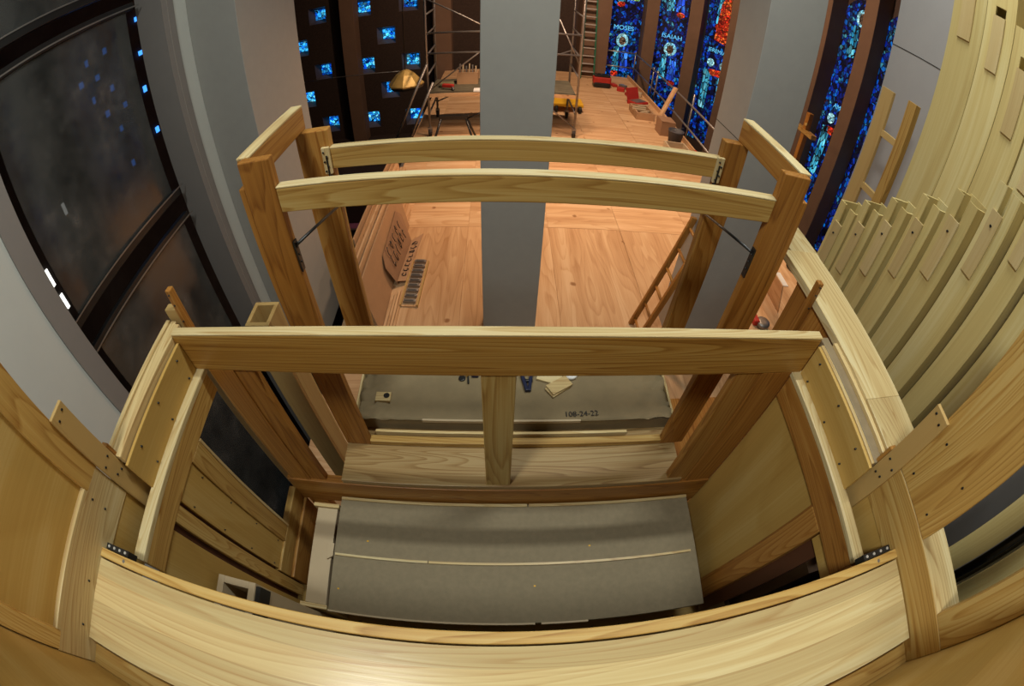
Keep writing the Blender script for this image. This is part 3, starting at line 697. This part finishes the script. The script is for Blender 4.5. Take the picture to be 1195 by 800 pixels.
for f, nl, hgt, v0 in ((up, 6, .42, .35), (up, 5, .3, .72), (dn, 8, .75, .12)):
    for k in range(nl):
        u = .07 + .86 * k / nl; w_ = .075
        pts = [(u + w_ * (.5 + .5 * math.cos(a)) * rr.uniform(.7, 1), v0 + hgt * (.5 + .5 * math.sin(a)) * rr.uniform(.8, 1)) for a in [q * 1.25 + rr.random() for q in range(rr.choice((4, 5, 6)))]]
        sc = B()
        for p, q in zip(pts, pts[1:]): sc.tube(f(*p), f(*q), .006, 5)
        sc.build('letter', BLACK, cbd)
ht = thing('hardware_tray', 'narrow wooden tray holding a row of grey metal brackets on the deck', 'tray', (-1.16, 4.75, D))
M = Matrix.Translation((-1.16, 4.74, 0)) @ Matrix.Rotation(-.045, 4, 'Z')
B().box(-.115, .115, -.47, .47, D, D + .02, M).build('tray_base', deckm('y'), ht)
for s in (-1, 1): B().box(s * .115 - .012, s * .115 + .012, -.47, .47, D, D + .045, M).build('tray_rail', popd('y'), ht)
for k in range(9):
    y = -.42 + k * .105
    B().box(-.085, .085, y, y + .055, D + .02, D + .060, M).box(-.06, .06, y + .012, y + .043, D + .06, D + .075, M).build('bracket', STEEL, ht, .004)
for k in range(4):
    x = -1.455 + k * .042
    tag(B().bar((x, 3.45, D + .012), (x + .02, 4.50 + .04 * k, D + .012), .034, .024).build('wood_strip', deckm('y')), '%s pale wood strip from the fibreboard in the bundle on the deck' % ORD[k], 'wood strip', 'strips lying at the fibreboard foot')
# wooden ladder against the right pier
ld = thing('wooden_ladder', 'brown wooden ladder leaning against the square grey pier', 'ladder', (1.72, 3.85, D))
lx = lambda z: 1.735 + (z - D) * .235
for y in (3.66, 4.0): B().bar((lx(D), y, D), (lx(-2.45), y, -2.45), .045, .07, (1, 0, 0)).build('rail', brown('z'), ld, .004)
for k in range(6):
    z = D + .12 + k * .29
    B().tube((lx(z), 3.66, z), (lx(z), 4.0, z), .018).build('rung', brown('y'), ld)

# rolling scaffold
sf = thing('rolling_scaffold', 'grey tubular rolling scaffold with a plank platform on the deck', 'scaffold', (0, 10.8, D))
for x in (-1.63, 1.72):
    for y in (10.1, 11.5):
        B().tube((x, y, D + .22), (x, y, 2.2), .028).build('post', STEEL, sf)
        w = B().lathe((x - .03, y, D + .10), [(.03, 0), (.10, 0), (.10, .06), (.03, .06)], 20, 'x').build('caster', RUBBER, sf)
        B().box(x - .05, x + .05, y - .03, y + .03, D + .12, D + .24).build('caster_fork', STEEL, w)
    for z in (-3.55, -2.6, -2.1, -1.6, -1.1, -.6): B().tube((x, 10.1, z), (x, 11.5, z), .022).build('rung_tube', STEEL, sf)
for z in (-2.05, -1.55): B().tube((-1.63, 10.1, z), (1.72, 10.1, z), .022).build('ledger_tube', STEEL, sf)
for a, c in (((-1.63, 10.1, -3.0), (.2, 10.1, -1.5)), ((1.72, 10.1, -3.9), (-.1, 10.1, -2.4)), ((-1.63, 11.5, -3.7), (1.72, 11.5, -2.2)), ((1.72, 10.1, -2.3), (1.2, 10.1, -1.2)), ((-1.63, 10.1, -.7), (.1, 10.1, -1.7))):
    B().tube(a, c, .017).build('brace', STEEL, sf)
for a, c in (((-2.42, 10.0, -4.1), (-1.62, 10.05, -2.3)), ((-2.08, 10.0, -4.1), (-1.50, 10.05, -2.75))):
    B().tube(a, c, .03).build('outrigger', STEEL, sf)
for k in range(4): B().box(-1.62, 1.70, 10.12 + k * .34, 10.12 + k * .34 + .33, -3.10, -3.06).build('platform_plank', plain('olive_board', (.13, .115, .075), .7, noise=.4, scale=5), sf)
B().box(-1.62, 1.70, 10.10, 10.118, -3.14, -3.05).build('platform_edge', deckm('x'), sf)
# things on the platform
t = thing('tool_tote', 'open tan wooden tote full of tools on the scaffold platform', 'tote', (-.80, 11.0, -3.06))
B().box(-1.05, -.55, 10.9, 10.92, -3.06, -2.75).box(-1.05, -.55, 11.2, 11.22, -3.06, -2.75).box(-1.05, -1.03, 10.92, 11.2, -3.06, -2.75).box(-.57, -.55, 10.92, 11.2, -3.06, -2.75).box(-1.03, -.57, 10.92, 11.2, -3.06, -3.04).build('tote_box', MDF, t)
for k in range(6): B().bar((-1.0 + .08 * k, 11.0, -3.0), (-.98 + .075 * k, 11.06, -2.55 - .03 * (k % 3)), .03, .03).build('tool_handle', PINK if k % 2 else STEEL, t)
tag(B().box(-.62, -.30, 10.2, 10.5, -3.06, -3.05).build('paper_sheet', WHITEP), 'white sheet of paper on the scaffold platform', 'paper')
t = thing('hand_drill', 'red and black hand drill on the scaffold platform', 'drill', (-1.2, 10.4, -3.06))
B().bar((-1.35, 10.5, -2.96), (-1.08, 10.4, -2.96), .09, .09).build('motor', RED, t, .02)
B().bar((-1.12, 10.4, -2.97), (-1.08, 10.33, -3.05), .05, .05).build('grip', BLACK, t, .01)
tag(B().bar((-1.45, 10.7, -3.0), (-1.1, 10.75, -3.0), .18, .12).build('canvas_bag', plain('olive_canvas', (.16, .15, .08), .9), None, .04), 'dull olive canvas bag on the scaffold platform', 'bag')
t = thing('saw_stand', 'black folding saw stand on the deck under the platform', 'stand', (-1.0, 9.6, D))
B().box(-1.35, -.70, 9.6, 9.75, D + .60, D + .68).build('beam', BLACK, t)
for x, dx_ in ((-1.3, -.2), (-.75, .2)):
    B().tube((x, 9.62, D + .62), (x + dx_, 9.4, D), .025).build('leg', BLACK, t)
    B().tube((x, 9.72, D + .62), (x + dx_, 9.95, D), .025).build('leg', BLACK, t)
B().tube((-.72, 9.6, D + .62), (-.25, 9.6, D + .85), .02).build('support_arm', BLACK, t)
# yellow pallet truck
t = thing('yellow_dolly', 'low yellow wheeled dolly beside the scaffold leg', 'dolly', (1.9, 12.2, D))
B().box(1.35, 2.25, 12.0, 12.6, D + .16, D + .26).build('deck_plate', YELLOW, t, .02)
for x, y in ((1.5, 12.0), (2.15, 12.0), (1.5, 12.6), (2.15, 12.6)):
    B().lathe((x - .04, y, D + .10), [(.03, 0), (.10, 0), (.10, .08), (.03, .08)], 18, 'x').build('wheel', RUBBER, t)
B().tube((1.4, 12.5, D + .24), (1.25, 12.7, D + .9), .025).build('handle', YELLOW, t)
# green step ladder
t = thing('green_ladder', 'green fibreglass ladder with pale rungs standing at the wide brown pier', 'ladder', (3.05, 16.2, D))
for s in (-1, 1): B().bar((3.02 + s * .24, 16.1, D), (3.02 + s * .19, 16.5, -.85), .05, .08, (0, 1, 0)).build('rail', GREEN, t)
for k in range(10):
    z = D + .28 + k * .305; u = (z - D) / 3.3
    B().box(3.02 - .24 + .05 * u, 3.02 + .24 - .05 * u, 16.06 + .4 * u, 16.16 + .4 * u, z - .015, z + .015).build('rung', SILVER, t)
# red tool bag etc.
t = thing('red_tool_bag', 'large red and black tool bag on the far deck', 'tool bag', (3.35, 15.1, D))
B().box(3.07, 3.64, 14.95, 15.3, D, D + .20).build('base', BLACK, t, .05)
B().box(3.05, 3.66, 14.98, 15.28, D + .12, D + .40).build('body', RED, t, .05)
B().box(3.08, 3.62, 15.0, 15.26, D + .38, D + .48).build('lid', BLACK, t, .04)
B().tube((3.2, 15.1, D + .50), (3.5, 15.1, D + .50), .015).build('handle', BLACK, t)
rr = random.Random(5)
for k in range(7):
    x, y = 3.85 + (.0, .28, .56, .12, .42, .62, .30)[k], 15.4 - .19 * k + (.12 if k == 6 else 0)
    m = (RED, STEEL, PINK)[k % 3]
    o = B().box(-.13, .13, -.09, .09, D, D + .10 + .05 * (k % 2), rotb(rr.uniform(0, 3), x, y)).build('tool_case', m, None, .02)
    tag(o, '%s %s small tool case from the red tool bag, lying by the deck edge' % (ORD[k], ('red', 'grey', 'pale')[k % 3]), 'tool case', 'small tool cases along the far deck')
t = thing('open_red_case', 'open red tool case tilted on the deck edge in front of the railing', 'tool case', (4.2, 13.45, D))
Mr = rotb(.6, 4.2, 13.45)
B().box(-.28, .28, -.2, .2, D, D + .12, Mr).build('case_base', RED, t, .01)
B().prism([Mr @ Vector(p) for p in ((-.28, .2, D + .12), (.28, .2, D + .12), (.28, .32, D + .48), (-.28, .32, D + .48))], (0, .04, 0)).build('case_lid', RED, t)
B().box(-.22, .22, -.14, .14, D + .12, D + .14, Mr).build('tray', STEEL, t)
t = thing('offcut_crate', 'wooden crate heaped with pale offcuts beside the leaning plank', 'crate', (4.05, 12.2, D))
B().box(3.75, 4.3, 11.95, 12.0, D, D + .22).box(3.75, 4.3, 12.75, 12.8, D, D + .22).box(3.75, 3.8, 12.0, 12.75, D, D + .22).box(4.25, 4.3, 12.0, 12.75, D, D + .22).box(3.8, 4.25, 12, 12.75, D, D + .03).build('crate_box', MDF, t)
for k in range(7):
    Mo = Matrix.Translation((4.02 + rr.uniform(-.15, .15), 12.1 + .1 * k, 0)) @ Matrix.Rotation(rr.uniform(-.8, .8), 4, 'Z')
    B().box(-.2, .2, -.03, .03, D + .12 + .03 * (k % 4), D + .17 + .03 * (k % 4), Mo).build('offcut', PINK, t)
tag(B().bar((4.25, 11.65, D + .02), (4.74, 11.9, -2.98), .05, .20, (0, 1, 0)).build('leaning_plank', deckm('z')), 'pale plank leaning on the railing', 'plank')
t = thing('cardboard_carton', 'brown cardboard carton at the foot of the railing', 'carton', (4.3, 11.1, D))
B().box(4.12, 4.52, 10.85, 11.3, D, D + .42).build('body', CARD, t, .004)
B().box(4.12, 4.32, 10.84, 11.31, D + .42, D + .428).build('flap', CARD, t)
t = thing('grey_bucket', 'dark grey bucket beside the cardboard carton', 'bucket', (4.36, 10.35, D))
B().lathe((4.36, 10.35, D), [(.16, 0), (.2, .36), (.21, .37), (.21, .40), (.19, .40), (.17, .05), (.01, .05)], 20).build('body', plain('dark_grey', (.06, .06, .07), .6), t)
B().tube((4.18, 10.35, D + .36), (4.54, 10.35, D + .50), .008).build('handle', STEEL, t)
t = thing('pine_box', 'open pale pine box on the deck beside the railing', 'box', (4.2, 9.7, D))
B().box(3.95, 4.5, 9.5, 9.54, D, D + .2).box(3.95, 4.5, 9.98, 10.02, D, D + .2).box(3.95, 3.99, 9.54, 9.98, D, D + .2).box(4.46, 4.5, 9.54, 9.98, D, D + .2).build('box_sides', PINK, t)
B().box(3.99, 4.46, 9.54, 9.98, D, D + .06).build('box_bottom', CARD, t)
tag(B().box(4.53, 4.60, 9.2, 9.46, D, D + .3).build('red_case', RED, None, .03), 'red case behind the pale pine box', 'tool case')
# railing
ra = thing('scaffold_railing', 'grey tube railing along the deck edge in front of the stained glass', 'railing', (4.8, 12, D))
for z in (-3.08, -3.70):
    B().tube((4.92, 16.9, z), (4.62, 6.5, z), .026).build('rail_tube', STEEL, ra)
    B().tube((3.65, 16.9, z), (4.92, 16.9, z), .026).build('rail_tube', STEEL, ra)
for x, y in ((4.92, 16.9), (4.87, 14.4), (4.85, 13.9), (4.76, 10.6), (4.70, 8.4), (3.7, 16.9)): B().tube((x, y, D), (x, y, -2.75 if y < 11 else -3.0), .026).build('post', STEEL, ra)
B().box(4.70, 4.75, 6.2, 16.9, D, D + .14).build('toe_board', deckm('y'), ra)
rp = B(); pts = [(4.72 + .0 * a, 8.65 + .16 * math.cos(a), -3.35 - .28 * abs(math.sin(a / 1)) ) for a in [math.pi * k / 10 for k in range(11)]]
for p, q in zip(pts, pts[1:]): rp.tube(p, q, .012, 6)
tag(rp.build('yellow_strap', plain('lime_strap', (.55, .65, .02), .5)), 'yellow strap looped over the railing', 'strap')
# hanging lantern
t = thing('hanging_lantern', 'gold faceted lantern shade hanging in front of the dark wall', 'lamp', (-2.35, 11.2, -3.1))
B().lathe((-2.35, 11.2, -3.08), [(.44, 0), (.46, .04), (.24, .30), (.10, .40), (.05, .42)], 8, 'z', False).build('lamp_shade', GOLD, t)
B().lathe((-2.35, 11.2, -3.16), [(.40, 0), (.45, .06), (.45, .08)], 8, 'z', False).build('lamp_rim', BLACK, t)
B().tube((-2.35, 11.2, -2.66), (-2.30, 11.2, 3.5), .012).build('cord', BLACK, t)
tag(B().tube((-6.9, 14.0, -3.3), (-2.5, 11.3, -2.72), .012).build('guy_cable', STEEL), 'thin cable stretched from the dark wall to the lantern', 'cable')
# cross
t = thing('wooden_cross', 'brown wooden processional cross standing at the stained glass', 'cross', (7.2, 9.0, D - 2.85))
B().box(7.12, 7.26, 8.93, 9.07, -7.0, -2.05).build('upright', brown('z'), t, .01)
B().box(7.10, 7.28, 8.60, 9.42, -2.62, -2.50).build('cross_arm', ash('y'), t, .01)
B().lathe((7.08, 8.93, -2.35), [(.04, 0), (.04, .03)], 12, 'x').build('boss', GOLD, t)
# work seen on the deck by the right post
t = thing('tape_dispenser', 'grey and red tape dispenser on the deck beyond the case rail', 'dispenser', (3.85, 4.05, D))
B().lathe((3.83, 4.02, D), [(.04, 0), (.11, 0), (.11, .08), (.04, .08)], 20).build('roll', STEEL, t)
B().box(3.66, 3.76, 4.0, 4.2, D, D + .1).build('body', RED, t, .02)
lean(4.30, 4.3, 5.6, .55, .18, .02, 'plywood_offcut', deckm('y'), 'reddish plywood offcut leaning beyond the right tower post', 'board')
for k in range(4):
    Mo = rotb(.5 + .3 * k, 3.72 + .06 * k, 4.55 + .42 * k)
    tag(B().box(-.22, .22, -.03, .03, D, D + .05, Mo).build('batten_offcut', MDF), '%s short batten offcut past the tape dispenser on the deck' % ORD[k], 'wood offcut', 'batten offcuts on the deck')
t = thing('black_bag', 'black soft bag on the deck behind the leaning plywood offcut', 'bag', (5.3, 5.5, D))
B().bar((5.1, 5.4, D + .12), (5.5, 5.6, D + .12), .26, .24).build('body', plain('black_cloth', (.015, .015, .017), .9), t, .08)
B().tube((5.15, 5.44, D + .27), (5.42, 5.55, D + .27), .02).build('handle', BLACK, t)
tag(B().box(4.45, 4.85, 4.95, 5.3, D + .001, D + .012, rotb(0, 0, 0)).build('white_board', WHITEP), 'white board lying flat on the deck beside the black bag', 'board')
tag(B().bar((4.55, 5.0, D + .05), (4.95, 6.0, D + .05), .05, .06).build('steel_bar', STEEL), 'grey bar lying across the deck by the black bag', 'bar')
B().box(4.75, 6.2, 2.6, 7.6, D - .02, D).build('deck_wing', deckm('y'), fl)

# ------------------------------------------------------------------ camera: full-frame fisheye
cam = bpy.data.cameras.new('camera'); co = bpy.data.objects.new('camera', cam); COL.objects.link(co)
cam.type = 'PANO'; cam.sensor_width = 36.0; cam.sensor_fit = 'HORIZONTAL'
for holder in (getattr(cam, 'cycles', None), cam):
    if holder is None: continue
    try:
        holder.panorama_type = 'FISHEYE_EQUISOLID'; holder.fisheye_lens = 532 * 36 / 1195; holder.fisheye_fov = math.radians(200)
    except Exception: pass
pi_, ro, ya = .848708834, .0412712526, .0474034219
F = Vector((math.sin(ya) * math.cos(pi_), math.cos(ya) * math.cos(pi_), -math.sin(pi_)))
r0 = Vector((math.cos(ya), -math.sin(ya), 0)); u0 = r0.cross(F)
r_ = r0 * math.cos(ro) + u0 * math.sin(ro); u_ = -r0 * math.sin(ro) + u0 * math.cos(ro)
Mc = Matrix(((r_.x, u_.x, -F.x, 0), (r_.y, u_.y, -F.y, 0), (r_.z, u_.z, -F.z, Z0), (0, 0, 0, 1)))
co.matrix_world = Mc; cam.clip_start = .02; cam.clip_end = 200
scene.camera = co

# ------------------------------------------------------------------ light
def area(name, loc, target, size, power, col):
    l = bpy.data.lights.new(name, 'AREA'); l.shape = 'DISK'; l.size = size; l.energy = power; l.color = col
    o = bpy.data.objects.new(name, l); COL.objects.link(o); o.location = Vector(loc) + OFF
    o.rotation_euler = (Vector(target) - Vector(loc)).to_track_quat('-Z', 'Y').to_euler(); return o
def bulb(name, loc, r, power, col):
    l = bpy.data.lights.new(name, 'POINT'); l.shadow_soft_size = r; l.energy = power; l.color = col
    o = bpy.data.objects.new(name, l); COL.objects.link(o); o.location = Vector(loc) + OFF; return o
LAMP = (.97, 1.0, .93)
tube = area('tube_light', (1.25, 1.62, 3.0), (1.25, 1.2, -2), 1.0, 102, LAMP)
tube.data.shape = 'RECTANGLE'; tube.data.size = 1.7; tube.data.size_y = .12
area('chamber_light', (-1.1, -.6, 2.3), (.9, 1.2, -.5), .6, 80, LAMP)
area('unseen_deck_lamp', (.30, 6.9, -.5), (.5, 5.4, -4.15), .4, 92, (1.0, .64, .38))
area('unseen_deck_lamp', (.35, 8.6, -.8), (1.6, 10.4, -4.15), .5, 80, (1.0, .66, .44))
area('unseen_deck_lamp', (4.4, 6.6, -1.2), (4.2, 5.4, -4.15), .3, 55, (1.0, .64, .38))  # unseen light added to brighten the right end of the deck
area('mullion_fill_light', (1.5, 9.5, 5.0), (6.6, 17.0, -2.0), .6, 900, (1.0, .70, .48))  # unseen light added to warm the mullions between the lancets
w = bpy.data.worlds.new('world'); scene.world = w; w.use_nodes = True
bg = w.node_tree.nodes['Background']; bg.inputs[0].default_value = (.9, .85, .78, 1); bg.inputs[1].default_value = .022

vs = scene.view_settings
vs.view_transform = 'Standard'; vs.look = 'None'; vs.gamma = 1.0; vs.use_curve_mapping = False; vs.exposure = 0.0
for o in list(bpy.data.objects):
    if '_root' in o: del o['_root']
